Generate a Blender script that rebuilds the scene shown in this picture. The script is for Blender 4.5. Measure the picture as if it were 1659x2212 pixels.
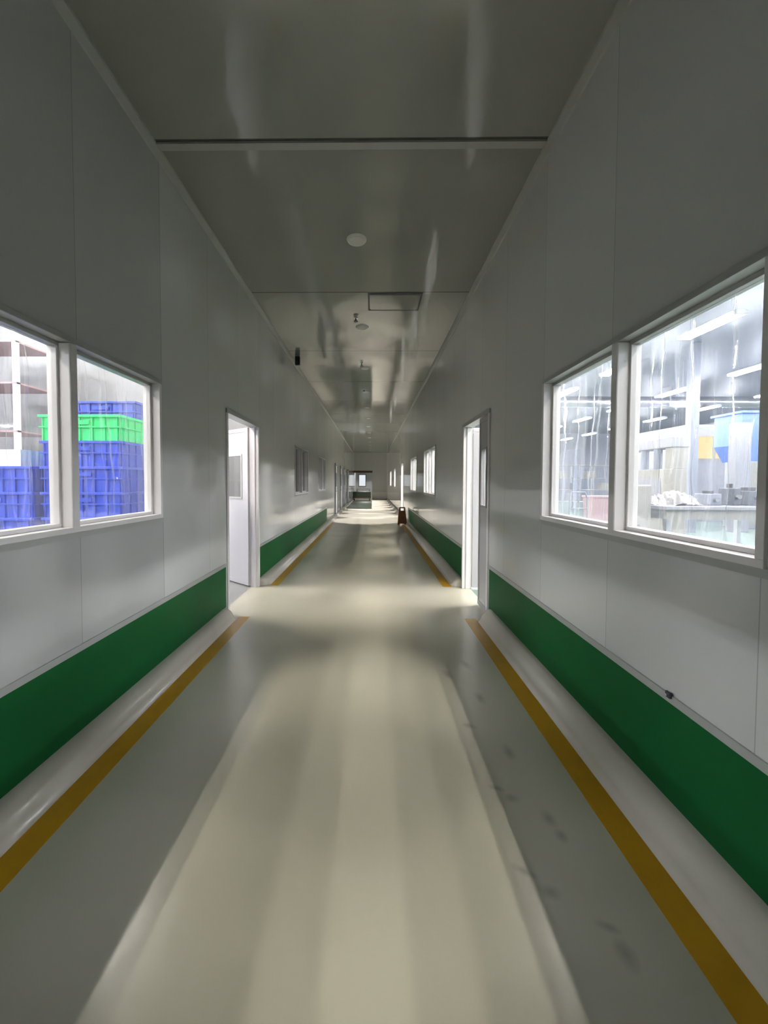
import bpy, bmesh, math, random
from mathutils import Vector, Matrix, Euler
random.seed(7)
R = math.radians
for o in list(bpy.data.objects): bpy.data.objects.remove(o)
S = bpy.context.scene
COL = S.collection

# ---------------------------------------------------------------- camera, world, exposure, lamp levels
EYE = 1.39
FPX = 831.0
YAW, PITCH, ROLL = 0.7, 1.8, 0.2
VPX, VPY = 804.0, 1041.0
cd = bpy.data.cameras.new('camera'); cam = bpy.data.objects.new('camera', cd); COL.objects.link(cam)
cd.sensor_fit = 'VERTICAL'; cd.sensor_height = 24.0; cd.lens = 24.0*FPX/2212.0
cd.clip_start = 0.02; cd.clip_end = 200
rot = (Matrix.Rotation(R(YAW), 4, 'Z') @ Matrix.Rotation(R(90-PITCH), 4, 'X') @ Matrix.Rotation(R(ROLL), 4, 'Z'))
cam.matrix_world = Matrix.Translation((0, 0, EYE)) @ rot
v = rot.to_3x3().transposed() @ Vector((0, 1, 0))
px = 829.5 + FPX*v.x/(-v.z); py = 1106 - FPX*v.y/(-v.z)
cd.shift_x = (px-VPX)/2212.0
cd.shift_y = (VPY-py)/2212.0
S.camera = cam
S.view_settings.view_transform = 'Standard'; S.view_settings.look = 'None'
S.view_settings.gamma = 1.0; S.view_settings.use_curve_mapping = False
S.view_settings.exposure = 2.46
w = bpy.data.worlds.new('world'); S.world = w; w.use_nodes = True
w.node_tree.nodes['Background'].inputs[0].default_value = (0.75, 0.85, 1.0, 1)
w.node_tree.nodes['Background'].inputs[1].default_value = 0.05
TUBE_L = 88.0           # radiance of the workshop tubes
TUBE_NEAR_L = 112.0     # radiance of the stronger tubes in the row next to the corridor
SPOT_W = 185.0          # beams added over the far corridor floor, no source seen
WINDOW_L = 0.16         # lit windows seen far away

# ---------------------------------------------------------------- materials
def principled(name, col, rough=0.5, spec=0.5, metal=0.0, coat=0.0, coat_rough=0.1):
    m = bpy.data.materials.new(name); m.use_nodes = True
    b = m.node_tree.nodes['Principled BSDF']
    b.inputs['Base Color'].default_value = (*col, 1); b.inputs['Roughness'].default_value = rough
    b.inputs['Specular IOR Level'].default_value = spec; b.inputs['Metallic'].default_value = metal
    b.inputs['Coat Weight'].default_value = coat; b.inputs['Coat Roughness'].default_value = coat_rough
    return m, m.node_tree, b
def nd(nt, t, **kw):
    n = nt.nodes.new(t)
    for k, v_ in kw.items(): setattr(n, k, v_)
    return n
def noise_mat(name, col, rough=0.5, amt=0.08, scale=3.0, bump=0.0, stretch=(1, 1, 1), **kw):
    m, nt, b = principled(name, col, rough, **kw)
    tc = nd(nt, 'ShaderNodeTexCoord'); mp = nd(nt, 'ShaderNodeMapping'); mp.inputs['Scale'].default_value = stretch
    nz = nd(nt, 'ShaderNodeTexNoise'); nz.inputs['Scale'].default_value = scale; nz.inputs['Detail'].default_value = 4
    nt.links.new(tc.outputs['Object'], mp.inputs[0]); nt.links.new(mp.outputs[0], nz.inputs['Vector'])
    mx = nd(nt, 'ShaderNodeMix', data_type='RGBA')
    mx.inputs[6].default_value = (*[c*(1-amt) for c in col], 1); mx.inputs[7].default_value = (*[min(1, c*(1+amt)) for c in col], 1)
    nt.links.new(nz.outputs[0], mx.inputs[0]); nt.links.new(mx.outputs[2], b.inputs['Base Color'])
    if bump:
        bp = nd(nt, 'ShaderNodeBump'); bp.inputs['Strength'].default_value = bump; bp.inputs['Distance'].default_value = 0.01
        nt.links.new(nz.outputs[0], bp.inputs['Height']); nt.links.new(bp.outputs[0], b.inputs['Normal'])
    return m
def mathn(nt, op, a, b=None, clamp=False):
    n = nd(nt, 'ShaderNodeMath', operation=op, use_clamp=clamp)
    for i, x in enumerate((a, b)):
        if x is None: continue
        if isinstance(x, (int, float)): n.inputs[i].default_value = x
        else: nt.links.new(x, n.inputs[i])
    return n.outputs[0]
def panel_mat(name, col, axis, period, offset, rough=0.10, spec=0.6, width=0.002, near_tone=None, dark=0.32):
    """painted sandwich-panel sheet with sealed joints every period metres"""
    m, nt, b = principled(name, col, rough, spec)
    tc = nd(nt, 'ShaderNodeTexCoord'); sp = nd(nt, 'ShaderNodeSeparateXYZ'); nt.links.new(tc.outputs['Object'], sp.inputs[0])
    a = sp.outputs[axis]
    t = mathn(nt, 'DIVIDE', mathn(nt, 'SUBTRACT', a, offset), period)
    fr = mathn(nt, 'ABSOLUTE', mathn(nt, 'SUBTRACT', mathn(nt, 'FRACT', mathn(nt, 'ADD', t, 100.5)), 0.5))
    joint = mathn(nt, 'LESS_THAN', mathn(nt, 'MULTIPLY', fr, period), width)
    cell = mathn(nt, 'FLOOR', mathn(nt, 'ADD', t, 100.0))
    wn = nd(nt, 'ShaderNodeTexWhiteNoise', noise_dimensions='1D'); nt.links.new(cell, wn.inputs['W'])
    tone = mathn(nt, 'ADD', mathn(nt, 'MULTIPLY', wn.outputs[0], 0.07), 0.95)
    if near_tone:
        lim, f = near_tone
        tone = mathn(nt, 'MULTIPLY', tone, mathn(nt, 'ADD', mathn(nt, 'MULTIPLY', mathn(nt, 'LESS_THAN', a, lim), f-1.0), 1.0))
    tone = mathn(nt, 'MULTIPLY', tone, mathn(nt, 'SUBTRACT', 1.0, mathn(nt, 'MULTIPLY', joint, dark)))
    vm = nd(nt, 'ShaderNodeVectorMath', operation='SCALE'); vm.inputs[0].default_value = col
    nt.links.new(tone, vm.inputs['Scale']); nt.links.new(vm.outputs[0], b.inputs['Base Color'])
    nz = nd(nt, 'ShaderNodeTexNoise'); nz.inputs['Scale'].default_value = 1.6; nz.inputs['Detail'].default_value = 2
    nt.links.new(tc.outputs['Object'], nz.inputs['Vector'])
    bp = nd(nt, 'ShaderNodeBump'); bp.inputs['Strength'].default_value = 0.05; bp.inputs['Distance'].default_value = 0.02
    hgt = mathn(nt, 'SUBTRACT', nz.outputs[0], mathn(nt, 'MULTIPLY', joint, 0.3))
    nt.links.new(hgt, bp.inputs['Height']); nt.links.new(bp.outputs[0], b.inputs['Normal'])
    return m
def emit_mat(name, col, strength):
    m = bpy.data.materials.new(name); m.use_nodes = True; nt = m.node_tree; nt.nodes.clear()
    e = nd(nt, 'ShaderNodeEmission'); e.inputs[0].default_value = (*col, 1); e.inputs[1].default_value = strength
    o = nd(nt, 'ShaderNodeOutputMaterial'); nt.links.new(e.outputs[0], o.inputs[0]); return m
def clear_mat(name, tint, gloss_rough=0.03, haze=0.0, haze_col=(0.68, 0.74, 0.92), ior=1.45, streak=False):
    m = bpy.data.materials.new(name); m.use_nodes = True; nt = m.node_tree; nt.nodes.clear()
    tr = nd(nt, 'ShaderNodeBsdfTransparent'); tr.inputs[0].default_value = (*tint, 1)
    gl = nd(nt, 'ShaderNodeBsdfGlossy'); gl.inputs['Roughness'].default_value = gloss_rough
    lw = nd(nt, 'ShaderNodeLayerWeight'); lw.inputs[0].default_value = 0.5
    fres = mathn(nt, 'ADD', mathn(nt, 'MULTIPLY', mathn(nt, 'POWER', lw.outputs['Facing'], 5.0), 0.9), 0.11 if streak else 0.04)
    mx = nd(nt, 'ShaderNodeMixShader'); out = nd(nt, 'ShaderNodeOutputMaterial')
    base = tr.outputs[0]
    if haze:
        tl = nd(nt, 'ShaderNodeBsdfTranslucent'); tl.inputs[0].default_value = (*haze_col, 1)
        hm = nd(nt, 'ShaderNodeMixShader'); hm.inputs[0].default_value = haze
        if streak:
            tc = nd(nt, 'ShaderNodeTexCoord'); mp = nd(nt, 'ShaderNodeMapping'); mp.inputs['Scale'].default_value = (1, 1, 0.35)
            nz = nd(nt, 'ShaderNodeTexNoise'); nz.inputs['Scale'].default_value = 9; nz.inputs['Detail'].default_value = 5
            nt.links.new(tc.outputs['Object'], mp.inputs[0]); nt.links.new(mp.outputs[0], nz.inputs['Vector'])
            nt.links.new(mathn(nt, 'MULTIPLY', nz.outputs[0], haze*2), hm.inputs[0])
            bp = nd(nt, 'ShaderNodeBump'); bp.inputs['Strength'].default_value = 0.5; bp.inputs['Distance'].default_value = 0.02
            nt.links.new(nz.outputs[0], bp.inputs['Height']); nt.links.new(bp.outputs[0], gl.inputs['Normal'])
        nt.links.new(tr.outputs[0], hm.inputs[1]); nt.links.new(tl.outputs[0], hm.inputs[2]); base = hm.outputs[0]
    nt.links.new(fres, mx.inputs[0]); nt.links.new(base, mx.inputs[1]); nt.links.new(gl.outputs[0], mx.inputs[2])
    nt.links.new(mx.outputs[0], out.inputs[0]); return m

WALLC = (0.62, 0.63, 0.615)
M = {}
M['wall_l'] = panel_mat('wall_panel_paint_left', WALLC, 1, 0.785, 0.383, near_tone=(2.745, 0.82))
M['wall_r'] = panel_mat('wall_panel_paint_right', WALLC, 1, 0.767, 0.42)
M['wall_e'] = panel_mat('wall_panel_paint_end', WALLC, 0, 0.95, 0.0)
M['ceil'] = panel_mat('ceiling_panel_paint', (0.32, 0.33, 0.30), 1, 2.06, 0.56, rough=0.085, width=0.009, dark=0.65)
M['trim'] = noise_mat('aluminium_trim', (0.40, 0.41, 0.39), 0.35, 0.05, 6)
M['frame'] = noise_mat('white_aluminium_frame', (0.76, 0.74, 0.73), 0.28, 0.04, 8)
M['green'] = noise_mat('green_dado_paint', (0.004, 0.105, 0.025), 0.5, 0.1, 2.5, spec=0.15)
M['curb'] = noise_mat('cream_epoxy_curb', (0.55, 0.515, 0.44), 0.2, 0.07, 5, bump=0.15)
M['yellow'] = noise_mat('yellow_floor_paint', (0.55, 0.29, 0.008), 0.32, 0.1, 14)
M['door_white'] = noise_mat('white_door_sheet', (0.45, 0.45, 0.46), 0.3, 0.03, 4)
M['glass'] = clear_mat('window_glass', (0.955, 0.965, 0.96))
M['film'] = clear_mat('clear_plastic_film', (0.93, 0.94, 0.97), 0.08, 0.06, streak=True)
M['film_thin'] = clear_mat('thin_clear_plastic_film', (0.95, 0.955, 0.97), 0.08, 0.035, streak=True)
M['room_wall'] = noise_mat('workshop_wall_paint', (0.19, 0.195, 0.225), 0.4, 0.05, 1.0)
M['store_wall'] = noise_mat('store_wall_paint', (0.17, 0.17, 0.17), 0.4, 0.05, 1.0)
M['room_ceil'] = noise_mat('workshop_ceiling_paint', (0.10, 0.115, 0.135), 0.5, 0.15, 0.6)
M['room_floor'] = noise_mat('green_workshop_floor', (0.14, 0.20, 0.165), 0.25, 0.1, 1.2)
M['store_floor'] = noise_mat('grey_store_floor', (0.26, 0.265, 0.25), 0.3, 0.12, 2)
M['white'] = noise_mat('white_powder_coat', (0.72, 0.72, 0.72), 0.35, 0.04, 5)
M['machine_white'] = noise_mat('white_machine_paint', (0.21, 0.21, 0.23), 0.4, 0.06, 4)
M['cream'] = noise_mat('cream_machine_paint', (0.21, 0.20, 0.175), 0.4, 0.05, 4)
M['grey'] = noise_mat('grey_machine_paint', (0.15, 0.165, 0.20), 0.45, 0.08, 4)
M['matgreen'] = noise_mat('dark_green_mat', (0.03, 0.04, 0.025), 0.3, 0.3, 3)
M['dark'] = noise_mat('dark_rubber', (0.025, 0.025, 0.025), 0.55, 0.2, 8)
M['darkgrey'] = noise_mat('dark_grey_casting', (0.06, 0.065, 0.08), 0.5, 0.15, 8)
M['steel'] = noise_mat('brushed_steel', (0.55, 0.55, 0.56), 0.3, 0.08, 12, metal=1.0)
M['blue'] = noise_mat('blue_crate_plastic', (0.015, 0.05, 0.48), 0.38, 0.12, 5)
M['crate_green'] = noise_mat('green_crate_plastic', (0.01, 0.62, 0.16), 0.38, 0.12, 5)
M['bluecloth'] = noise_mat('blue_sheet_plastic', (0.05, 0.12, 0.40), 0.4, 0.15, 2)
M['pink'] = noise_mat('pink_bin_plastic', (0.34, 0.22, 0.23), 0.45, 0.08, 4)
M['brown'] = noise_mat('brown_wood', (0.13, 0.075, 0.05), 0.5, 0.2, 6)
M['orange'] = noise_mat('orange_sign_plastic', (0.22, 0.07, 0.02), 0.4, 0.1, 8)
M['silver_film'] = noise_mat('crumpled_silver_film', (0.6, 0.57, 0.55), 0.18, 0.1, 12, bump=0.6, metal=0.8)
M['tube'] = emit_mat('lit_fluorescent_tube', (0.94, 0.94, 1.0), TUBE_L)
M['tube_near'] = emit_mat('lit_strong_fluorescent_tube', (1.0, 0.93, 0.85), TUBE_NEAR_L)
M['daylight'] = emit_mat('lit_window_glow', (0.9, 0.95, 1.0), WINDOW_L)
M['amber'] = emit_mat('lit_amber_window', (1.0, 0.72, 0.28), 0.24)
M['lens_on'] = emit_mat('lit_downlight_lens', (1, 0.95, 0.97), 2.0)
M['lens_off'] = noise_mat('unlit_downlight_lens', (0.62, 0.62, 0.60), 0.4, 0.03, 8)

def floor_material():
    col = (0.63, 0.57, 0.44)
    m, nt, b = principled('epoxy_floor', col, 0.15, 0.5)
    tc = nd(nt, 'ShaderNodeTexCoord'); P = tc.outputs['Object']
    nz = nd(nt, 'ShaderNodeTexNoise'); nz.inputs['Scale'].default_value = 1.3; nz.inputs['Detail'].default_value = 5
    nt.links.new(P, nz.inputs['Vector'])
    base = nd(nt, 'ShaderNodeMix', data_type='RGBA')
    base.inputs[6].default_value = (0.475, 0.455, 0.36, 1); base.inputs[7].default_value = (0.55, 0.525, 0.415, 1)
    nt.links.new(nz.outputs[0], base.inputs[0])
    # shoe prints tracked over the epoxy: own shape, sole and heel blots
    n2 = nd(nt, 'ShaderNodeTexNoise'); n2.inputs['Scale'].default_value = 22; nt.links.new(P, n2.inputs['Vector'])
    prints = [(0.57,1.714,.045,.020,-20),(0.62,1.66,.04,.03,0),(0.735,1.56,.035,.05,0),(0.75,1.48,.03,.035,0),(0.55,1.34,.05,.02,-30),(0.61,1.27,.04,.03,0),
              (0.745,1.17,.045,.02,-20),(0.755,1.10,.035,.05,0),(0.56,2.16,.05,.03,-20),(0.71,1.95,.035,.07,0),(0.70,2.45,.035,.09,0),(0.72,2.9,.04,.10,10),(0.55,2.75,.04,.08,10)]
    tot = None
    for (x, y, rx, ry, a) in prints:
        mp = nd(nt, 'ShaderNodeMapping', vector_type='TEXTURE')
        mp.inputs['Location'].default_value = (x, y, 0); mp.inputs['Rotation'].default_value = (0, 0, R(a)); mp.inputs['Scale'].default_value = (rx, ry, 1)
        nt.links.new(P, mp.inputs[0])
        ln = nd(nt, 'ShaderNodeVectorMath', operation='LENGTH'); nt.links.new(mp.outputs[0], ln.inputs[0])
        k = mathn(nt, 'SUBTRACT', 1.25, mathn(nt, 'ADD', ln.outputs['Value'], mathn(nt, 'MULTIPLY', n2.outputs[0], 0.5)), clamp=True)
        tot = k if tot is None else mathn(nt, 'MAXIMUM', tot, k)
    mx = nd(nt, 'ShaderNodeMix', data_type='RGBA'); mx.inputs[7].default_value = (0.22, 0.22, 0.18, 1)
    nt.links.new(mathn(nt, 'MULTIPLY', tot, 0.55), mx.inputs[0]); nt.links.new(base.outputs[2], mx.inputs[6])
    nt.links.new(mx.outputs[2], b.inputs['Base Color'])
    rg = mathn(nt, 'ADD', mathn(nt, 'MULTIPLY', nz.outputs[0], 0.10), 0.17); nt.links.new(rg, b.inputs['Roughness'])
    n3 = nd(nt, 'ShaderNodeTexNoise'); n3.inputs['Scale'].default_value = 7; nt.links.new(P, n3.inputs['Vector'])
    bp = nd(nt, 'ShaderNodeBump'); bp.inputs['Strength'].default_value = 0.07; bp.inputs['Distance'].default_value = 0.01
    nt.links.new(n3.outputs[0], bp.inputs['Height']); nt.links.new(bp.outputs[0], b.inputs['Normal'])
    return m
M['floor'] = floor_material()

# ---------------------------------------------------------------- mesh helpers
class MB:
    def __init__(s): s.bm = bmesh.new()
    def box(s, a, b, bevel=0.0):
        a = Vector(a); b = Vector(b); c = (a+b)/2; d = b-a
        r = bmesh.ops.create_cube(s.bm, size=1.0)
        bmesh.ops.scale(s.bm, vec=(abs(d.x), abs(d.y), abs(d.z)), verts=r['verts'])
        bmesh.ops.translate(s.bm, vec=c, verts=r['verts'])
        if bevel:
            es = list({e for v_ in r['verts'] for e in v_.link_edges})
            bmesh.ops.bevel(s.bm, geom=es, offset=bevel, segments=2, profile=0.5, affect='EDGES')
        return s
    def cyl(s, p, q, r, r2=None, n=16):
        p = Vector(p); q = Vector(q); d = q-p
        g = bmesh.ops.create_cone(s.bm, cap_ends=True, segments=n, radius1=r, radius2=r if r2 is None else r2, depth=d.length)
        qt = Vector((0, 0, 1)).rotation_difference(d.normalized()).to_matrix().to_4x4()
        bmesh.ops.transform(s.bm, matrix=Matrix.Translation((p+q)/2) @ qt, verts=g['verts']); return s
    def tube(s, pts, r, n=10):
        for a, b in zip(pts, pts[1:]): s.cyl(a, b, r, n=n)
        for p in pts[1:-1]:
            g = bmesh.ops.create_uvsphere(s.bm, u_segments=n, v_segments=6, radius=r); bmesh.ops.translate(s.bm, vec=p, verts=g['verts'])
        return s
    def prism(s, prof, axis, a0, a1):
        """extrude closed 2D profile along an axis; prof pairs are the other two axes in order"""
        def P(u, v_, t):
            return {'y': (u, t, v_), 'x': (t, u, v_), 'z': (u, v_, t)}[axis]
        A = [s.bm.verts.new(P(u, v_, a0)) for u, v_ in prof]; B = [s.bm.verts.new(P(u, v_, a1)) for u, v_ in prof]
        n = len(prof)
        for i in range(n): s.bm.faces.new((A[i], A[(i+1) % n], B[(i+1) % n], B[i]))
        s.bm.faces.new(A[::-1]); s.bm.faces.new(B); return s
    def build(s, name, mat, parent=None, smooth=False):
        bmesh.ops.recalc_face_normals(s.bm, faces=s.bm.faces)
        me = bpy.data.meshes.new(name); s.bm.to_mesh(me); s.bm.free()
        o = bpy.data.objects.new(name, me); COL.objects.link(o); me.materials.append(mat)
        if smooth:
            for p in me.polygons: p.use_smooth = True
            me.set_sharp_from_angle(angle=R(40))
        if parent: o.parent = parent
        return o
def empty(name, loc=(0, 0, 0), rz=0):
    o = bpy.data.objects.new(name, None); COL.objects.link(o); o.location = loc; o.rotation_euler = (0, 0, rz); return o
def tag(o, label, cat, group=None):
    o['label'] = label; o['category'] = cat
    if group: o['group'] = group
    return o
def struct(o): o['kind'] = 'structure'; return o
def copy_tree(o, parent=None):
    c = o.copy(); COL.objects.link(c); c.parent = parent
    for ch in [k for k in ALLCH(o)]: copy_tree(ch, c)
    return c
def ALLCH(o): return [k for k in bpy.data.objects if k.parent == o]
ORD = ['first', 'second', 'third', 'fourth', 'fifth', 'sixth', 'seventh', 'eighth', 'ninth', 'tenth', 'eleventh', 'twelfth', 'thirteenth', 'fourteenth']

# ---------------------------------------------------------------- corridor shell
XL, XR, ZC, T = -1.50, 1.194, 3.66, 0.09
Y0, Y1 = -5.0, 30.0
WB, WT = 1.13, 2.10
# windows: (side, y0, y1) ; doors: openings in the wall
WIN = [('L', 1.17, 2.72), ('R', 1.17, 2.72), ('L', -2.4, -0.85), ('R', -2.4, -0.85),  # the pair behind the camera is unseen, added to light the near floor
       ('L', 7.45, 9.0), ('R', 7.3, 8.86), ('L', 10.7, 12.25), ('R', 10.35, 11.9),
       ('R', 19.6, 20.9), ('R', 23.8, 25.6)]
DOORO = {'L': [(3.93, 5.06, 0, 2.14)], 'R': [(3.92, 5.05, 0, 2.14), (14.7, 15.75, 0, 2.14)]}
def wall(x0, x1, side, m, name):
    ops = [(a, b, WB, WT) for s_, a, b in WIN if s_ == side] + DOORO[side]
    ys = sorted({Y0, Y1, *[o[0] for o in ops], *[o[1] for o in ops]})
    mb = MB()
    for a, b in zip(ys, ys[1:]):
        hit = [o for o in ops if o[0] <= a and o[1] >= b]
        if not hit: mb.box((x0, a, 0), (x1, b, ZC+0.02))
        else:
            o = hit[0]
            if o[2] > 0: mb.box((x0, a, 0), (x1, b, o[2]))
            mb.box((x0, a, o[3]), (x1, b, ZC+0.02))
    return struct(mb.build(name, m))
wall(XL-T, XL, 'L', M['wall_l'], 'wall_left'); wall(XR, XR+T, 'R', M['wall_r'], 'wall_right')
struct(MB().box((XL-T, Y0-T, -0.12), (XR+T, 37, 0)).build('floor', M['floor']))
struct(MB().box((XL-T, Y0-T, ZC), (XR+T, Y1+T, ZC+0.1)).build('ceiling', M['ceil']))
struct(MB().box((XL-T, Y0-T, 0), (XR+T, Y0, ZC)).build('wall_back', M['wall_e']))
# end wall with an opening on its left half
mb = MB().box((0.0, Y1, 0.58), (XR, Y1+T, ZC)).box((XL, Y1, 2.2), (0.0, Y1+T, ZC))
struct(mb.build('wall_end', M['wall_e']))
struct(MB().box((0.0, Y1-0.01, 0), (XR, Y1+T, 0.58)).build('trim_end_kickboard', M['white']))
struct(MB().box((XL, Y1-0.04, 2.10), (0.02, Y1, 2.26)).build('trim_end_lintel', M['brown']))
struct(MB().box((XL, Y1-0.02, 2.26), (XL+0.06, Y1, ZC)).build('trim_end_left', M['frame']))
struct(MB().box((XR-0.05, Y1-0.02, 0), (XR, Y1, ZC)).build('trim_end_right', M['frame']))
# lobby beyond the opening
mb = MB().box((XL-T, Y1+T, 0), (XL, 37, 2.6)).box((0.3, Y1+T, 0), (0.3+T, 37, 2.6)).box((XL, 37, 0), (0.3, 37.1, 2.6))
struct(mb.build('wall_lobby', M['wall_e']))
struct(MB().box((XL-T, Y1+T, 2.6), (0.3+T, 37.1, 2.7)).build('ceiling_lobby', M['ceil']))

# cornice, dado, cap strip, curb, yellow line
def corner_prof(x, s):      # small cove at the ceiling corner
    return [(x, ZC), (x, ZC-0.045), (x+s*0.012, ZC-0.040), (x+s*0.040, ZC-0.012), (x+s*0.045, ZC)]
struct(MB().prism(corner_prof(XL, 1), 'y', Y0, Y1).build('trim_cornice_left', M['trim']))
struct(MB().prism(corner_prof(XR, -1), 'y', Y0, Y1).build('trim_cornice_right', M['trim']))
struct(MB().box((XL+0.045, 2.63, ZC-0.014), (XR-0.045, 2.685, ZC)).build('trim_ceiling_joint', M['trim']))
def curb_prof(x, s):
    h = 0.105 if s > 0 else 0.125
    return [(x, 0), (x, h), (x+s*0.022, h-.001), (x+s*0.05, h-.009), (x+s*0.075, 0.083), (x+s*0.095, 0.062),
            (x+s*0.107, 0.038), (x+s*0.118, 0.016), (x+s*0.135, 0.0)]
def curb(x, s, a, b, name):
    mb = MB(); prof = curb_prof(x, s)
    # rounded ends: shrink the profile over the last 8 cm
    st = [(a, 0.25), (a+0.02, 0.62), (a+0.05, 0.88), (a+0.09, 1.0), (b-0.09, 1.0), (b-0.05, 0.88), (b-0.02, 0.62), (b, 0.25)]
    rows = []
    for t, k in st:
        rows.append([mb.bm.verts.new((x+(u-x)*k, t, z*(0.6+0.4*k))) for u, z in prof])
    n = len(prof)
    for A, B in zip(rows, rows[1:]):
        for i in range(n): mb.bm.faces.new((A[i], A[(i+1) % n], B[(i+1) % n], B[i]))
    mb.bm.faces.new(rows[0][::-1]); mb.bm.faces.new(rows[-1])
    struct(mb.build(name, M['curb'], smooth=True))
seg = {'left': (XL, 1, [(Y0, 3.90), (5.09, Y1)]), 'right': (XR, -1, [(Y0, 3.89), (5.08, 14.65), (15.8, Y1)])}
n = 0
for side, (x, s, runs) in seg.items():
    for i, (a, b) in enumerate(runs):
        n += 1
        curb(x, s, a, b, 'baseboard_%s_%d' % (side, i+1))
        yb = min(b, 12.7)
        if a < 12:
            struct(MB().box((x, a, 0.10), (x+s*0.004, yb, 0.515)).build('trim_green_%s_%d' % (side, i+1), M['green']))
            struct(MB().box((x, a, 0.515), (x+s*0.007, yb, 0.548)).build('trim_cap_%s_%d' % (side, i+1), M['trim']))
            struct(MB().box((x+s*0.135, a+0.0, 0), (x+s*0.25, yb, 0.0012)).build('trim_yellow_%s_%d' % (side, i+1), M['yellow']))

# ---------------------------------------------------------------- windows
def window(i, side, a, b, mull=True):
    x, s = (XL, -1) if side == 'L' else (XR, 1)      # s points out of the corridor
    e = struct(empty('window_%d' % i, (x, (a+b)/2, WB)))
    e2 = (x, (a+b)/2, WB)
    def P(u, y, z): return (s*u, y-e2[1], z-e2[2])   # u: distance outwards from the corridor face
    def bx(mb, u0, u1, y0, y1, z0, z1, bv=0.0): mb.box(P(u0, y0, z0), P(u1, y1, z1), bv)
    mb = MB()
    hd = MB(); bx(hd, -0.012, T+0.012, a, b, WT-0.028, WT, 0.002); bx(hd, 0.045, T+0.005, a+.028, b-.028, WT-.048, WT-.028, 0.002); hd.build('head_rail', M['trim'], e)  # head rail takes the darker trim colour to paint its unlit underside
    for (y0, y1, z0, z1) in ((a, b, WB, WB+0.028), (a, a+0.028, WB+0.028, WT-0.028), (b-0.028, b, WB+0.028, WT-0.028)):
        bx(mb, -0.012, T+0.012, y0, y1, z0, z1, 0.002)
    q = 0.028
    for (y0, y1, z0, z1) in ((a+q, b-q, WB+q, WB+q+.02), (a+q, a+q+.02, WB+q+.02, WT-q-.02), (b-q-.02, b-q, WB+q+.02, WT-q-.02)):
        bx(mb, 0.045, T+0.005, y0, y1, z0, z1, 0.002)
    mb.build('window_frame', M['frame'], e)
    if mull:
        m_ = (a+b)/2 - 0.03
        mb = MB(); bx(mb, -0.014, T+0.01, m_-0.024, m_+0.024, WB+0.01, WT-0.03, 0.006)
        bx(mb, 0.045, T+0.004, m_-0.036, m_+0.036, WB+.048, WT-.048, 0.002)
        mb.build('mullion', M['frame'], e)
        sp_ = [(a+q+.02, m_-.036), (m_+.036, b-q-.02)]
    else: sp_ = [(a+q+.02, b-q-.02)]
    for y0, y1 in sp_:
        mb = MB(); bx(mb, 0.068, 0.072, y0, y1, WB+.048, WT-.048); mb.build('pane', M['glass'], e)
    mb = MB(); bx(mb, -0.004, 0.0, a-0.02, b+0.02, WB-0.03, WB); mb.build('window_sill', M['trim'], e)
for i, (sd, a, b) in enumerate(WIN): window(i+1, sd, a, b)

# ---------------------------------------------------------------- doors
def leaf(parent, w_, h_, win, mat, handle_s, name='door_leaf'):
    """leaf in its own frame: hinge at origin, along +x, thickness in y; win=(x0,x1,z0,z1)"""
    t = 0.045; x0, x1, z0, z1 = win
    lf = empty(name); lf.parent = parent
    mb = MB().box((0, 0, 0.02), (x0, t, h_)).box((x1, 0, 0.02), (w_, t, h_)).box((x0, 0, 0.02), (x1, t, z0)).box((x0, 0, z1), (x1, t, h_))
    for yy in (-0.006, t):      # raised edge profile
        mb.box((0, yy, 0.02), (w_, yy+0.006, 0.07)).box((0, yy, h_-0.05), (w_, yy+0.006, h_)).box((0, yy, 0.07), (0.035, yy+0.006, h_-0.05)).box((w_-0.035, yy, 0.07), (w_, yy+0.006, h_-0.05))
    body = mb.build('leaf_panel', mat, lf)
    mb = MB(); q = 0.022
    for yy in (-0.008, t-0.002):
        mb.box((x0-q, yy, z0-q), (x1+q, yy+.01, z0)).box((x0-q, yy, z1), (x1+q, yy+.01, z1+q)).box((x0-q, yy, z0), (x0, yy+.01, z1)).box((x1, yy, z0), (x1+q, yy+.01, z1))
    mb.build('vision_frame', M['trim'], lf)
    MB().box((x0, t/2-0.003, z0), (x1, t/2+0.003, z1)).build('vision_pane', M['glass'], lf)
    if handle_s is not None:
        mb = MB()
        for yy, sg in ((0, -1), (t, 1)):
            mb.box((handle_s-.02, yy+sg*.008-.004, .93), (handle_s+.02, yy+sg*.008+.004, 1.13))
            mb.tube([(handle_s, yy, 1.03), (handle_s, yy+sg*.055, 1.03), (handle_s-.12, yy+sg*.055, 1.03)], 0.009)
        mb.build('door_handle', M['darkgrey'], lf)
    return lf
def door_frame(e, side, a, b, h=2.14):
    x, s = (XL, -1) if side == 'L' else (XR, 1)
    mb = MB(); f = 0.045
    MB().box((x-s*0.018, a, h-f), (x+s*(T+0.015), b, h), 0.003).build('door_head', M['trim'], e)  # darker trim material stands in for shade on the door head
    for (y0, y1, z0, z1) in ((a, a+f, 0, h-f), (b-f, b, 0, h-f)):
        mb.box((x-s*0.015, y0, z0), (x+s*(T+0.015), y1, z1), 0.003)
    for (y0, y1, z0, z1) in ((a+f, a+f+.015, 0, h-f), (b-f-.015, b-f, 0, h-f)):
        mb.box((x+s*0.03, y0, z0), (x+s*(0.05), y1, z1))
    o = mb.build('door_frame', M['frame'], e)
d1 = struct(empty('door_1')); door_frame(d1, 'L', 3.93, 5.06)
lf = leaf(d1, 1.0, 2.09, (0.16, 0.60, 1.18, 1.73), M['door_white'], 0.93); lf.location = (XL-T+0.0, 5.035, 0); lf.rotation_euler = (0, 0, R(180-38.5))
d2 = struct(empty('door_2')); door_frame(d2, 'R', 3.92, 5.05)
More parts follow.
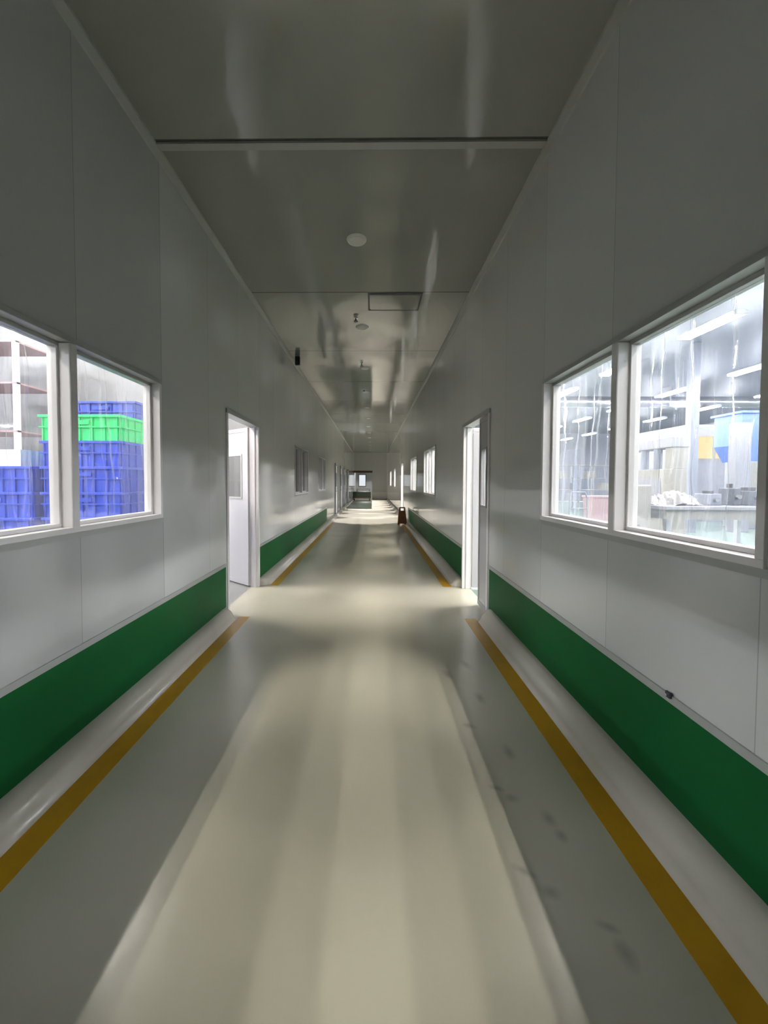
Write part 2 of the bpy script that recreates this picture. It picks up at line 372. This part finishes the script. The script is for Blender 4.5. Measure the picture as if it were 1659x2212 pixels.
lf = leaf(d2, 0.69, 2.09, (0.16, 0.48, 1.14, 1.74), M['door_white'], 0.63); lf.location = (XR+T+0.02, 4.99, 0); lf.rotation_euler = (0, 0, R(-4))
lf = leaf(d2, 0.36, 2.09, (0.10, 0.27, 1.14, 1.74), M['door_white'], None, 'side_leaf'); lf.location = (XR+0.052, 3.968, 0); lf.rotation_euler = (0, 0, R(90))
d3 = struct(empty('door_3')); door_frame(d3, 'R', 14.7, 15.75)
lf = leaf(d3, 0.95, 2.09, (0.16, 0.55, 1.14, 1.74), M['door_white'], 0.88); lf.location = (XR+T+0.02, 15.70, 0); lf.rotation_euler = (0, 0, R(20))
# closed framed doors along the far left side
for i, yb in enumerate((16.4, 18.9, 21.2, 24.0)):
    e = struct(empty('door_%d' % (i+4)))
    a, b = yb-1.0, yb
    mb = MB()
    for (y0, y1, z0, z1) in ((a, a+.05, 0, 2.14), (b-.05, b, 0, 2.14), (a+.05, b-.05, 2.06, 2.14)):
        mb.box((XL, y0, z0), (XL+0.04, y1, z1), 0.003)
    mb.build('door_frame', M['grey'], e)
    mb = MB().box((XL, a+.05, 0.01), (XL+0.018, b-.05, 2.06)); mb.build('door_leaf', M['white'], e)
    MB().box((XL+0.018, a+.3, 1.2), (XL+0.022, b-.3, 1.75)).build('vision_pane', M['grey'], e)
    MB().tube([(XL+.018, a+.14, 1.0), (XL+.07, a+.14, 1.0), (XL+.07, a+.26, 1.0)], .009).build('door_handle', M['steel'], e)

# ---------------------------------------------------------------- side rooms (real rooms that carry the light)
RX, LX, RZ, RY0, RY1 = 22.0, -16.0, 5.3, -7.0, 31.0
struct(MB().box((XR+T, RY0, -0.12), (RX, RY1, 0)).build('floor_workshop', M['room_floor']))
struct(MB().box((LX, RY0, -0.12), (XL-T, 29.9, 0)).build('floor_store', M['store_floor']))
struct(MB().box((XR+T, RY0, RZ), (RX, RY1, RZ+.1)).build('ceiling_workshop', M['room_ceil']))
struct(MB().box((LX, RY0, RZ), (XL-T, 29.9, RZ+.1)).build('ceiling_store', M['room_ceil']))
struct(MB().box((XR+T, RY1, 0), (RX, RY1+.1, RZ)).build('wall_workshop_far', M['room_wall']))
struct(MB().box((XR+T, RY0-.1, 0), (RX, RY0, RZ)).build('wall_workshop_near', M['room_wall']))
struct(MB().box((RX, RY0, 0), (RX+.1, RY1, RZ)).build('wall_workshop_side', M['room_wall']))
struct(MB().box((LX, 29.9, 0), (XL-T, 30.0, RZ)).build('wall_store_far', M['room_wall']))
struct(MB().box((LX, RY0-.1, 0), (XL-T, RY0, RZ)).build('wall_store_near', M['room_wall']))
struct(MB().box((LX-.1, RY0, 0), (LX, 29.9, RZ)).build('wall_store_side', M['room_wall']))
mb = MB().box((XR+.001, RY0, ZC+.1), (XR+T, RY1, RZ)); struct(mb.build('wall_workshop_upper', M['room_wall']))
mb = MB().box((XL-T, RY0, ZC+.1), (XL-.001, 30, RZ)); struct(mb.build('wall_store_upper', M['room_wall']))

struct(MB().box((LX, 6.6, 0), (XL-T, 6.7, RZ)).build('wall_added_partition', M['store_wall']))  # added wall, blocks store lamplight so the far left rooms stay dim
# twin-tube lamps hung in rows parallel to the corridor
def lamp(tm):
    e = empty('tube_lamp')
    mb = MB().prism([(-.15, .03), (-.06, .075), (.06, .075), (.15, .03), (.05, .04), (0, .015), (-.05, .04)], 'y', -.62, .62)
    mb.build('lamp_housing', M['white'], e)
    for s in (-1, 1):
        t_ = MB().cyl((s*.11, -.595, .0), (s*.11, .595, .0), .018, n=10).build('tube', tm, e, smooth=True)
    for t_ in (-1, 1): MB().box((-.135, t_*.61-.012, -.022), (.135, t_*.61+.012, .04)).build('lamp_holder', M['white'], e)
    MB().cyl((0, -.45, .07), (0, -.45, RZ-4.4), .004, n=6).build('hanger', M['steel'], e)
    MB().cyl((0, .45, .07), (0, .45, RZ-4.4), .004, n=6).build('hanger', M['steel'], e)
    return e
lproto = None
for side, xs in (('right', (3.03, 6.5, 10.05, 13.5, 17.1)), ('left', (-3.66, -7.2, -10.7))):
    for r, x in enumerate(xs):
        for k in range(12):
            y = 7.6+2.77*(k-4)
            if side == 'left' and k > 3 and not (r == 1 and k in (5, 8)): continue
            if k == 0 and r < 2: o = lproto = lamp(M['tube_near'] if r == 0 else M['tube'])
            else: o = copy_tree(lproto)
            o.location = (x, y, 4.4)
            room = 'right workshop' if side == 'right' else 'left store room'
            tag(o, 'lit twin-tube lamp in the %s, %s row out, %s from the near end' % (room, ORD[r], ORD[k]), 'ceiling lamp', 'twin-tube lamps of the side rooms')

# clear plastic film hung behind the near windows
def film(side, name_label):
    x, s = (XL, -1) if side == 'L' else (XR, 1)
    bm = bmesh.new(); ny, nz_ = 380, 60
    rg = random.Random(5 if side == 'L' else 9)
    cr = [(rg.uniform(1.0, 2.95), rg.uniform(1.2, 2.4), rg.uniform(.06, .35), rg.uniform(-.12, .12), rg.uniform(.006, .016), rg.choice((-1, 1))) for _ in range(60)]
    rows = []
    for j in range(nz_+1):
        z = 0.95 + 1.5*j/nz_; row = []
        for i in range(ny+1):
            y = 1.0 + 1.95*i/ny
            u = 0.22 + 0.010*math.sin(y*33+1.2*math.sin(z*3)) + 0.006*math.sin(y*71+z*2.0) + 0.012*math.sin(y*5+z*4) + 0.004*math.sin(z*23+y*9)
            for cy, cz, ch, sl, am, sg in cr:
                dy = y-cy-sl*(z-cz)
                if abs(dy) < .04: u += sg*am*math.exp(-(dy/.011)**2)*math.exp(-((z-cz)/ch)**2)
            row.append(bm.verts.new((x+s*(T*0+u), y, z)))
        rows.append(row)
    for A, B in zip(rows, rows[1:]):
        for i in range(ny): bm.faces.new((A[i], A[i+1], B[i+1], B[i]))
    me = bpy.data.meshes.new('plastic_sheet'); bm.to_mesh(me); bm.free(); me.materials.append(M['film'] if side == 'R' else M['film_thin'])
    for p in me.polygons: p.use_smooth = True
    e = empty('plastic_sheet'); o = bpy.data.objects.new('film', me); COL.objects.link(o); o.parent = e
    MB().cyl((x+s*.22, 0.98, 2.46), (x+s*.22, 2.97, 2.46), .012).build('rail', M['steel'], e)
    mb = MB()
    for yy in (1.1, 2.0, 2.85): mb.box((min(x+s*T, x+s*.22), yy, 2.45), (max(x+s*T, x+s*.22), yy+.03, 2.47))
    mb.build('rail_bracket', M['steel'], e)
    tag(e, name_label, 'plastic sheet')
film('L', 'clear wrinkled plastic sheet hanging behind the left window in front of the crates')
film('R', 'clear wrinkled plastic sheet hanging behind the large right window')

# ---------------------------------------------------------------- crates
CW, CD, CH, PITCHZ = 0.70, 0.45, 0.215, 0.208
def crate(mat):
    mb = MB(); t = 0.008; x0, x1, y0, y1 = -CW/2+.02, CW/2-.02, -CD/2+.02, CD/2-.02
    mb.box((x0, y0, 0), (x1, y1, .01)).box((x0, y0, .01), (x1, y0+t, CH)).box((x0, y1-t, .01), (x1, y1, CH)).box((x0, y0+t, .01), (x0+t, y1-t, CH)).box((x1-t, y0+t, .01), (x1, y1-t, CH))
    for k in range(7):      # upright ribs
        x = x0+.012+(x1-x0-.03)*k/6
        mb.box((x, y0-.011, 0), (x+.006, y0, CH-.02)).box((x, y1, 0), (x+.006, y1+.011, CH-.02))
    for k in range(5):
        y = y0+.012+(y1-y0-.03)*k/4
        mb.box((x0-.011, y, 0), (x0, y+.006, CH-.02)).box((x1, y, 0), (x1+.011, y+.006, CH-.02))
    z = CH*.5
    mb.box((x0-.016, y0-.016, z), (x1+.016, y0, z+.012)).box((x0-.016, y1, z), (x1+.016, y1+.016, z+.012))
    mb.box((x0-.016, y0, z), (x0, y1, z+.012)).box((x1, y0, z), (x1+.016, y1, z+.012))
    o = mb.build('crate', mat)
    mb = MB(); q = .02
    for a, b in (((x0-q, y0-q, CH-.022), (x1+q, y0, CH)), ((x0-q, y1, CH-.022), (x1+q, y1+q, CH)), ((x0-q, y0, CH-.022), (x0, y1, CH)), ((x1, y0, CH-.022), (x1+q, y1, CH))):
        mb.box(a, b, .003)
    mb.build('rim', mat, o)
    mb = MB().box((-.08, y0-.014, CH*.62), (.08, y0-.009, CH*.62+.035)); mb.build('label_holder', mat, o)
    return o
cb = crate(M['blue']); cg = crate(M['crate_green']); first = True
def stack(cx, cy, n, top_green, label, group):
    global first
    for k in range(n):
        top = k == n-1
        if top and top_green:
            o = cg; lab = 'bright green ribbed plastic crate on top of the blue stack behind the left window'
        else:
            o = cb if first else copy_tree(cb); first = False
            lab = 'blue ribbed plastic crate, %s from top of the %s' % (ORD[n-1-k] if not top else 'first', label)
        o.location = (cx+random.uniform(-.006, .006), cy+random.uniform(-.006, .006), k*(CH+.001))
        o.rotation_euler = (0, 0, random.uniform(-.01, .01))
        tag(o, lab, 'crate', group)
stack(-2.44, 3.42, 9, True, 'stack topped by the green crate', 'crates under the green crate')
stack(-2.62, 3.92, 10, False, 'tallest stack behind the green crate', 'crates of the rear stack')
stack(-3.18, 3.38, 7, False, 'low stack left of the green crate', 'crates of the low left stack')
# white bin on the low stack
zb = 7*(CH+.001)
b_ = MB().box((-3.45, 3.2, zb), (-2.95, 3.55, zb+.01)).box((-3.45, 3.2, zb+.01), (-2.95, 3.21, zb+.14)).box((-3.45, 3.54, zb+.01), (-2.95, 3.55, zb+.14)).box((-3.45, 3.21, zb+.01), (-3.44, 3.54, zb+.14)).box((-2.96, 3.21, zb+.01), (-2.95, 3.54, zb+.14))
b_ = b_.build('storage_bin', M['white']); tag(b_, 'pale white plastic bin lying on the low blue stack at the left edge', 'bin')
# storage rack seen above the crates
e = empty('storage_rack')
mb = MB()
for x in (-6.4, -5.2):
    for y in (5.6, 6.2): mb.box((x-.03, y-.03, 0), (x+.03, y+.03, 3.6))
mb.build('upright', M['white'], e)
for z in (0.6, 1.4, 2.1, 2.8, 3.4): MB().box((-6.43, 5.57, z), (-5.17, 6.23, z+.025)).build('shelf', M['pink'] if z > 2 else M['white'], e)
tag(e, 'tall white storage rack with pinkish shelves far behind the left window', 'rack')

# ---------------------------------------------------------------- ceiling items
def downlight(lit):
    e = empty('round_downlight')
    MB().cyl((0, 0, -.012), (0, 0, 0), .085, .095, n=32).build('bezel', M['white'], e, smooth=True)
    MB().cyl((0, 0, -.016), (0, 0, -.012), .072, n=32).build('lens', M['lens_off'], e)
    return e
for i in range(13):
    y = 3.68+2.03*i; lit = i >= 5
    e = downlight(lit); e.location = (-.155, y, ZC)
    if lit: tag(e, 'small added round recessed light in the far corridor ceiling, %s one beyond the caution board' % ORD[i-5], 'ceiling light', 'added recessed lights of the far corridor')
    else: tag(e, 'unlit white round light flush in the corridor ceiling, %s from the camera' % (('nearest',)+tuple(ORD[1:]))[i], 'ceiling light', 'unlit round ceiling lights')
    if lit:  # far lights get an added beam to brighten the floor, lenses stay dark
        l = bpy.data.lights.new('added_far_beam', 'SPOT'); l.energy = SPOT_W*(1.6 if i > 7 else 1.0); l.use_square = True; l.spot_size = R(40); l.spot_blend = 0.15; l.shadow_soft_size = .06; l.color = (1, .93, .97)
        lo = bpy.data.objects.new('added_far_beam', l); COL.objects.link(lo); lo.parent = e; lo.location = (0, 0, -.03)
def sprinkler():
    e = empty('sprinkler_head')
    MB().cyl((0, 0, -.006), (0, 0, 0), .028, n=20).build('escutcheon', M['steel'], e)
    MB().cyl((0, 0, -.045), (0, 0, -.006), .009, n=10).build('stem', M['darkgrey'], e)
    MB().cyl((0, 0, -.052), (0, 0, -.045), .030, n=20).build('deflector', M['darkgrey'], e)
    return e
for i, (x, y) in enumerate(((-.235, 5.4), (-.21, 7.45), (-.21, 9.5))):
    o = sprinkler(); o.location = (x, y, ZC)
    tag(o, 'small dark sprinkler head hanging from the corridor ceiling, %s one along' % ORD[i], 'sprinkler', 'ceiling sprinklers')
e = empty('access_hatch', (0.27, 4.93, ZC))
MB().box((-.30, -.20, -.010), (.30, .20, 0)).build('hatch_panel', M['ceil'], e)
mb = MB()
for a, b in (((-.33, -.235, -.006), (.33, -.21, 0)), ((-.33, .21, -.006), (.33, .235, 0)), ((-.33, -.21, -.006), (-.31, .21, 0)), ((.31, -.21, -.006), (.33, .21, 0))): mb.box(a, b)
mb.build('hatch_frame', M['darkgrey'], e)
tag(e, 'rectangular access hatch in the corridor ceiling right of centre', 'hatch')
e = empty('motion_sensor', (-1.36, 7.02, ZC))
MB().box((-.03, -.03, -.012), (.03, .03, 0)).build('mount', M['grey'], e)
MB().box((-.042, -.03, -.16), (.042, .03, -.012), .006).build('housing', M['dark'], e)
MB().cyl((0, -.034, -.11), (0, -.029, -.11), .02, n=16).build('lens', M['darkgrey'], e)
tag(e, 'small black box hanging at the left ceiling corner above the left door', 'sensor')

e = empty('wall_clip', (XR-.007, 1.52, .548))
MB().box((-.010, -.012, -.012), (0, .012, .012), .002).build('clip_plate', M['darkgrey'], e)
MB().cyl((-.016, 0, 0), (-.010, 0, 0), .005, n=12).build('screw', M['steel'], e)
tag(e, 'tiny dark clip on the grey strip above the right green dado', 'clip')
# ---------------------------------------------------------------- caution board
e = empty('floor_sign', (0.975, 12.45, 0))
def sign_panel(s, nm):
    mb = MB(); bm = mb.bm; t = .012
    H, lean = .58, .10
    def P(u, z, d): return (u, s*(0.012+lean*(1-z/H))+d, z)
    outer = [(-.14, .0), (-.095, .0), (-.08, .05), (.08, .05), (.095, .0), (.14, .0), (.125, .28), (.10, H-.02), (.085, H), (-.085, H), (-.10, H-.02), (-.125, .28)]
    # body below slot, sides and bar around slot
    mb2 = [[(-.14, 0), (-.095, 0), (-.08, .05), (-.08, H-.12), (-.105, H-.12), (-.125, .28)],
           [(.095, 0), (.14, 0), (.125, .28), (.105, H-.12), (.08, H-.12), (.08, .05)],
           [(-.08, .05), (.08, .05), (.08, H-.12), (-.08, H-.12)],
           [(-.105, H-.12), (-.06, H-.12), (-.06, H-.04), (-.10, H-.04)], [(.06, H-.12), (.105, H-.12), (.10, H-.04), (.06, H-.04)],
           [(-.10, H-.04), (.10, H-.04), (.085, H), (-.085, H)]]
    for pr in mb2:
        A = [bm.verts.new(P(u, z, 0)) for u, z in pr]; B = [bm.verts.new(P(u, z, t)) for u, z in pr]; k = len(pr)
        for i in range(k): bm.faces.new((A[i], A[(i+1) % k], B[(i+1) % k], B[i]))
        bm.faces.new(A[::-1]); bm.faces.new(B)
    mb.build(nm, M['orange'], e)
sign_panel(-1, 'front_panel'); sign_panel(1, 'rear_panel')
mb = MB().prism([(-.055, .20), (.055, .20), (0, .30)], 'y', -.088, -.084); 
mb.build('warning_patch', M['brown'], e).location = (0, 0, .0)
MB().cyl((-.08, .006, .565), (.08, .006, .565), .009).build('hinge', M['dark'], e)
tag(e, 'brown-orange folding caution board with a handle slot standing by the right wall', 'floor sign')

# ---------------------------------------------------------------- workshop behind the right window
def cab(name, a, b, mat, label, cat, bevel=.015, extra=None):
    e = empty(name, ((a[0]+b[0])/2, (a[1]+b[1])/2, a[2])); c = e.location
    A = [a[i]-c[i] for i in range(3)]; B = [b[i]-c[i] for i in range(3)]
    MB().box(A, B, bevel).build('body', mat, e); tag(e, label, cat)
    if extra: extra(e, A, B)
    return e
# cream press with open upper bay
e = empty('press_machine', (7.0, 9.8, 0))
MB().box((-.17, -.95, 0), (.17, .95, 1.72), .02).build('lower_body', M['cream'], e)
for x, y in ((0, -.83), (0, .83)): MB().box((x-.16, y-.12, 1.72), (x+.16, y+.12, 2.2)).build('column', M['cream'], e)
MB().box((-.2, -.97, 2.2), (.2, .97, 2.45), .02).build('top_beam', M['machine_white'], e)
for y in (-.4, .05, .5): MB().cyl((-.1, y, 1.72), (-.1, y, 2.2), .09).build('ram', M['grey'], e)
MB().box((-.18, -.6, .9), (-.17, .6, 1.5)).build('access_panel', M['machine_white'], e)
tag(e, 'large cream press with an open upper bay standing in the workshop', 'machine')
def knobs(e, A, B):
    for z, m_ in ((1.28, 'darkgrey'), (1.2, 'grey'), (1.12, 'darkgrey'), (1.04, 'dark'), (.96, 'dark')):
        MB().cyl((-.05, A[1]-.02, z), (-.05, A[1], z), .017, n=12).build('button', M[m_], e)
    MB().box((-.08, A[1]-.006, .62), (.03, A[1], .82)).build('nameplate', M['darkgrey'], e)
cab('control_cabinet', (3.45, 5.3, 0), (3.82, 5.65, 1.36), M['cream'], 'cream control cabinet with a column of dark buttons behind the large right pane', 'cabinet', extra=knobs)
e = empty('work_bench', (4.75, 5.6, 0))
MB().box((-.85, -.45, 1.03), (.95, .45, 1.08), .008).build('bench_top', M['machine_white'], e)
MB().box((-.80, -.40, .90), (.90, .40, 1.03)).build('apron', M['cream'], e)
for x in (-.76, .86):
    for y in (-.36, .36): MB().box((x-.03, y-.03, 0), (x+.03, y+.03, .9)).build('leg', M['steel'], e)
MB().box((-.78, -.38, .25), (.88, .38, .28)).build('lower_shelf', M['steel'], e)
tag(e, 'white work bench with a deep apron in front of the large right pane', 'bench')
# film heap on the bench
bm = bmesh.new(); bmesh.ops.create_grid(bm, x_segments=22, y_segments=16, size=1)
for v_ in bm.verts:
    r_ = max(0, 1-(v_.co.x**2+v_.co.y**2)*.8)
    v_.co.z = (.5*r_ + .28*r_*random.random())*.27; v_.co.x *= .33; v_.co.y *= .28
bmesh.ops.solidify(bm, geom=bm.faces[:], thickness=.004)
me = bpy.data.meshes.new('film_heap'); bm.to_mesh(me); bm.free(); me.materials.append(M['silver_film'])
o = bpy.data.objects.new('film_heap', me); COL.objects.link(o); o.location = (4.28, 5.55, 1.085); tag(o, 'crumpled shiny silver film heaped on the left of the work bench', 'plastic film')
for x0, x1, h, nm, lb, m_ in ((4.66, 4.84, .20, 'motor_block', 'squat grey motor block beside the film heap on the bench', 'grey'),
                              (5.0, 5.10, .30, 'motor_block', 'narrow tall dark motor block in the middle of the bench', 'darkgrey'),
                              (5.20, 5.42, .25, 'motor_block', 'wide dark grey motor block at the right of the bench', 'darkgrey')):
    e = empty(nm, ((x0+x1)/2, 5.5, 1.081)); w_ = (x1-x0)/2
    MB().box((-w_, -.12, 0), (w_, .12, h*.8), .01).build('housing', M[m_], e)
    MB().cyl((0, 0, h*.8), (0, 0, h), w_*.7).build('cap', M['dark'], e)
    MB().cyl((0, -.16, h*.4), (0, -.12, h*.4), .03).build('shaft', M['steel'], e)
    tag(e, lb, 'motor')
def door_panels(e, A, B):
    n_ = 2; wd = (B[0]-A[0])/n_
    for k in range(n_):
        d = MB().box((A[0]+k*wd+.015, A[1]-.015, .08), (A[0]+(k+1)*wd-.015, A[1], B[2]-.05)).build('door', M['cream'], e)
        MB().box((A[0]+wd+(-.05 if k == 0 else .03), A[1]-.04, 1.0), (A[0]+wd+(-.03 if k == 0 else .05), A[1]-.015, 1.2)).build('handle', M['steel'], d)
cab('metal_cabinet', (11.3, 11.8, 0), (12.6, 12.5, 2.05), M['machine_white'], 'tall white two-door cabinet under the blue hopper in the workshop', 'cabinet', extra=door_panels)
e = empty('hopper', (11.8, 12.15, 2.05))
MB().prism([(-.35, .0), (.35, .0), (.75, .5), (.75, 1.45), (-.65, 1.45), (-.65, .5)], 'y', -.35, .6).build('hopper_body', M['bluecloth'], e)
MB().box((-.72, -.42, 1.45), (.82, .67, 1.52)).build('rim', M['bluecloth'], e)
tag(e, 'large blue hopper above the white cabinet at the right edge of the view', 'hopper')
e = cab('conduit_column', (10.25, 11.0, 0), (10.68, 11.25, 3.1), M['machine_white'], 'broad white square column right of the amber window', 'column')
cab('steel_post', (8.9, 10.9, 0), (9.12, 11.12, RZ), M['grey'], 'blue grey steel post left of the amber window', 'post')
# overhead duct / crane beam
e = empty('ceiling_duct', (12, 12, 4.7)); MB().cyl((-8, 4, 0), (9, 4, 0), .22, n=24).build('duct', M['steel'], e, smooth=True)
for x in (-6, 0, 6): MB().box((x-.03, 3.75, -.24), (x+.03, 4.25, .6)).build('bracket', M['steel'], e)
tag(e, 'round silver duct crossing under the workshop ceiling', 'duct')
# office box with amber lit window
e = empty('office_cubicle', (13.0, 15.5, 0))
mb = MB().box((-1.6, -1.4, 0), (1.9, 1.4, 2.2)).box((-1.6, -1.4, 3.15), (1.9, 1.4, 3.5)).box((-1.6, -1.4, 2.2), (-1.3, 1.4, 3.15)).box((.0, -1.4, 2.2), (1.9, 1.4, 3.15)); mb.build('cubicle_wall', M['machine_white'], e)
MB().box((-1.3, -1.2, 2.2), (.0, -1.15, 3.15)).build('lit_pane', M['amber'], e)
mb = MB().box((-1.3, -1.42, 2.2), (0, -1.36, 2.28)).box((-1.3, -1.42, 3.07), (0, -1.36, 3.15)).box((-.67, -1.42, 2.28), (-.61, -1.36, 3.07)); mb.build('window_bar', M['cream'], e)
tag(e, 'white office cubicle with an amber lit window at the back of the workshop', 'office')
# cart, pink bin, far door, shelving
e = empty('hand_cart', (4.7, 9.1, 0))
MB().box((-.25, -.3, .22), (.25, .5, .26), .01).build('platform', M['green'], e)
MB().tube([(-.2, -.28, .26), (-.2, -.28, 1.05), (-.14, -.28, 1.17), (.14, -.28, 1.17), (.2, -.28, 1.05), (.2, -.28, .26)], .018).build('handle', M['grey'], e, smooth=True)
MB().tube([(-.2, -.28, .8), (.2, -.28, .8)], .014).build('crossbar', M['grey'], e)
for x in (-.2, .2):
    for y in (-.2, .4): MB().cyl((x-.02, y, .1), (x+.02, y, .1), .1, n=20).build('wheel', M['dark'], e)
    MB().box((x-.01, -.2, .1), (x+.01, .4, .22)).build('axle_plate', M['steel'], e)
tag(e, 'tubular hand cart with a loop handle seen through the narrow right pane', 'cart')
e = empty('pink_bin', (5.9, 10.1, 0))
MB().prism([(-.2, 0), (.2, 0), (.27, 1.0), (-.27, 1.0)], 'y', -.25, .25).build('bin_body', M['pink'], e)
MB().box((-.29, -.27, 1.0), (.29, .27, 1.05), .01).build('lid', M['pink'], e)
for y in (-.15, .15): MB().cyl((-.24, y, .08), (-.20, y, .08), .08).build('wheel', M['dark'], e)
tag(e, 'pink wheeled bin seen through the narrow right pane beside the cart', 'bin')
for i, (x, lb) in enumerate(((16.7, 'grey sheet metal door in the far workshop wall'),)):
    e = empty('metal_door', (x, RY1, 0)); MB().box((-.75, -.05, 0), (.75, 0, 2.7)).build('leaf', M['grey'], e)
    mb = MB().box((-.85, -.08, 0), (-.75, 0, 2.8)).box((.75, -.08, 0), (.85, 0, 2.8)).box((-.75, -.08, 2.7), (.75, 0, 2.8)); mb.build('frame', M['trim'], e); tag(e, lb, 'door')
e = empty('parts_shelving', (10.5, 20, 0))
mb = MB()
for x in (-2.5, 0, 2.5):
    for y in (-.3, .3): mb.box((x-.03, y-.03, 0), (x+.03, y+.03, 2.3))
mb.build('upright', M['steel'], e)
for z in (.4, 1.0, 1.6, 2.25): MB().box((-2.53, -.33, z), (2.53, .33, z+.03)).build('shelf', M['cream'], e)
tag(e, 'long open steel shelving across the middle of the workshop', 'shelving')
for k in range(7):
    x = 8.3+k*.72; z = 1.031 if k % 2 else 1.631
    o = MB().box((-.22, -.2, 0), (.22, .2, .34), .01).build('carton', M['cream'] if k % 3 else M['grey']); o.location = (x, 19.95, z)
    tag(o, 'carton on the long workshop shelving, %s from the left, %s' % (ORD[k], 'pale' if k % 3 else 'grey'), 'carton', 'cartons on the workshop shelving')

# ---------------------------------------------------------------- lobby at the corridor's end
e = empty('lobby_window', (-.95, 36.98, 1.0))
MB().box((-.3, -.02, 0), (.3, 0, 1.05)).build('lit_pane', M['daylight'], e)
mb = MB().box((-.36, -.05, -.06), (-.3, 0, 1.11)).box((.3, -.05, -.06), (.36, 0, 1.11)).box((-.3, -.05, 1.05), (.3, 0, 1.11)).box((-.3, -.05, -.06), (.3, 0, 0)); mb.build('window_frame', M['brown'], e)
tag(e, 'small bright window in the end lobby wall at the corridor end', 'window')
mb = MB().box((XL+.15, 19.8, 0), (-.02, 28.3, .012)); o = mb.build('floor_mat', M['matgreen']); tag(o, 'long dark green mat on the left half of the far corridor floor', 'mat')
e = empty('pallet_trolley', (-.85, 29.0, 0))
MB().box((-.6, -.5, .2), (.75, .6, .66), .02).build('load', M['matgreen'], e)
MB().box((-.62, -.55, .14), (.77, .65, .2)).build('deck', M['brown'], e)
for x in (-.5, .65):
    for y in (-.4, .5): MB().cyl((x-.03, y, .07), (x+.03, y, .07), .07).build('wheel', M['dark'], e)
tag(e, 'dark loaded trolley parked before the opening at the corridor end', 'trolley')
e = downlight(True); e.location = (-.6, 33.5, 2.6)  # light added to brighten the lobby, no such lamp is seen
l = bpy.data.lights.new('added_lobby_beam', 'SPOT'); l.energy = 40; l.spot_size = R(150); l.shadow_soft_size = .06
lo = bpy.data.objects.new('added_lobby_beam', l); COL.objects.link(lo); lo.parent = e; lo.location = (0, 0, -.03)
tag(e, 'added round recessed light in the lobby ceiling beyond the end opening', 'ceiling light')
e = empty('lobby_bench', (-.8, 34.5, 0))
MB().box((-.6, -.3, .7), (.6, .3, .82)).build('top', M['cream'], e)
for x in (-.55, .55): MB().box((x-.03, -.28, 0), (x+.03, .28, .7)).build('leg', M['brown'], e)
tag(e, 'low cream bench under the lobby window at the corridor end', 'bench')
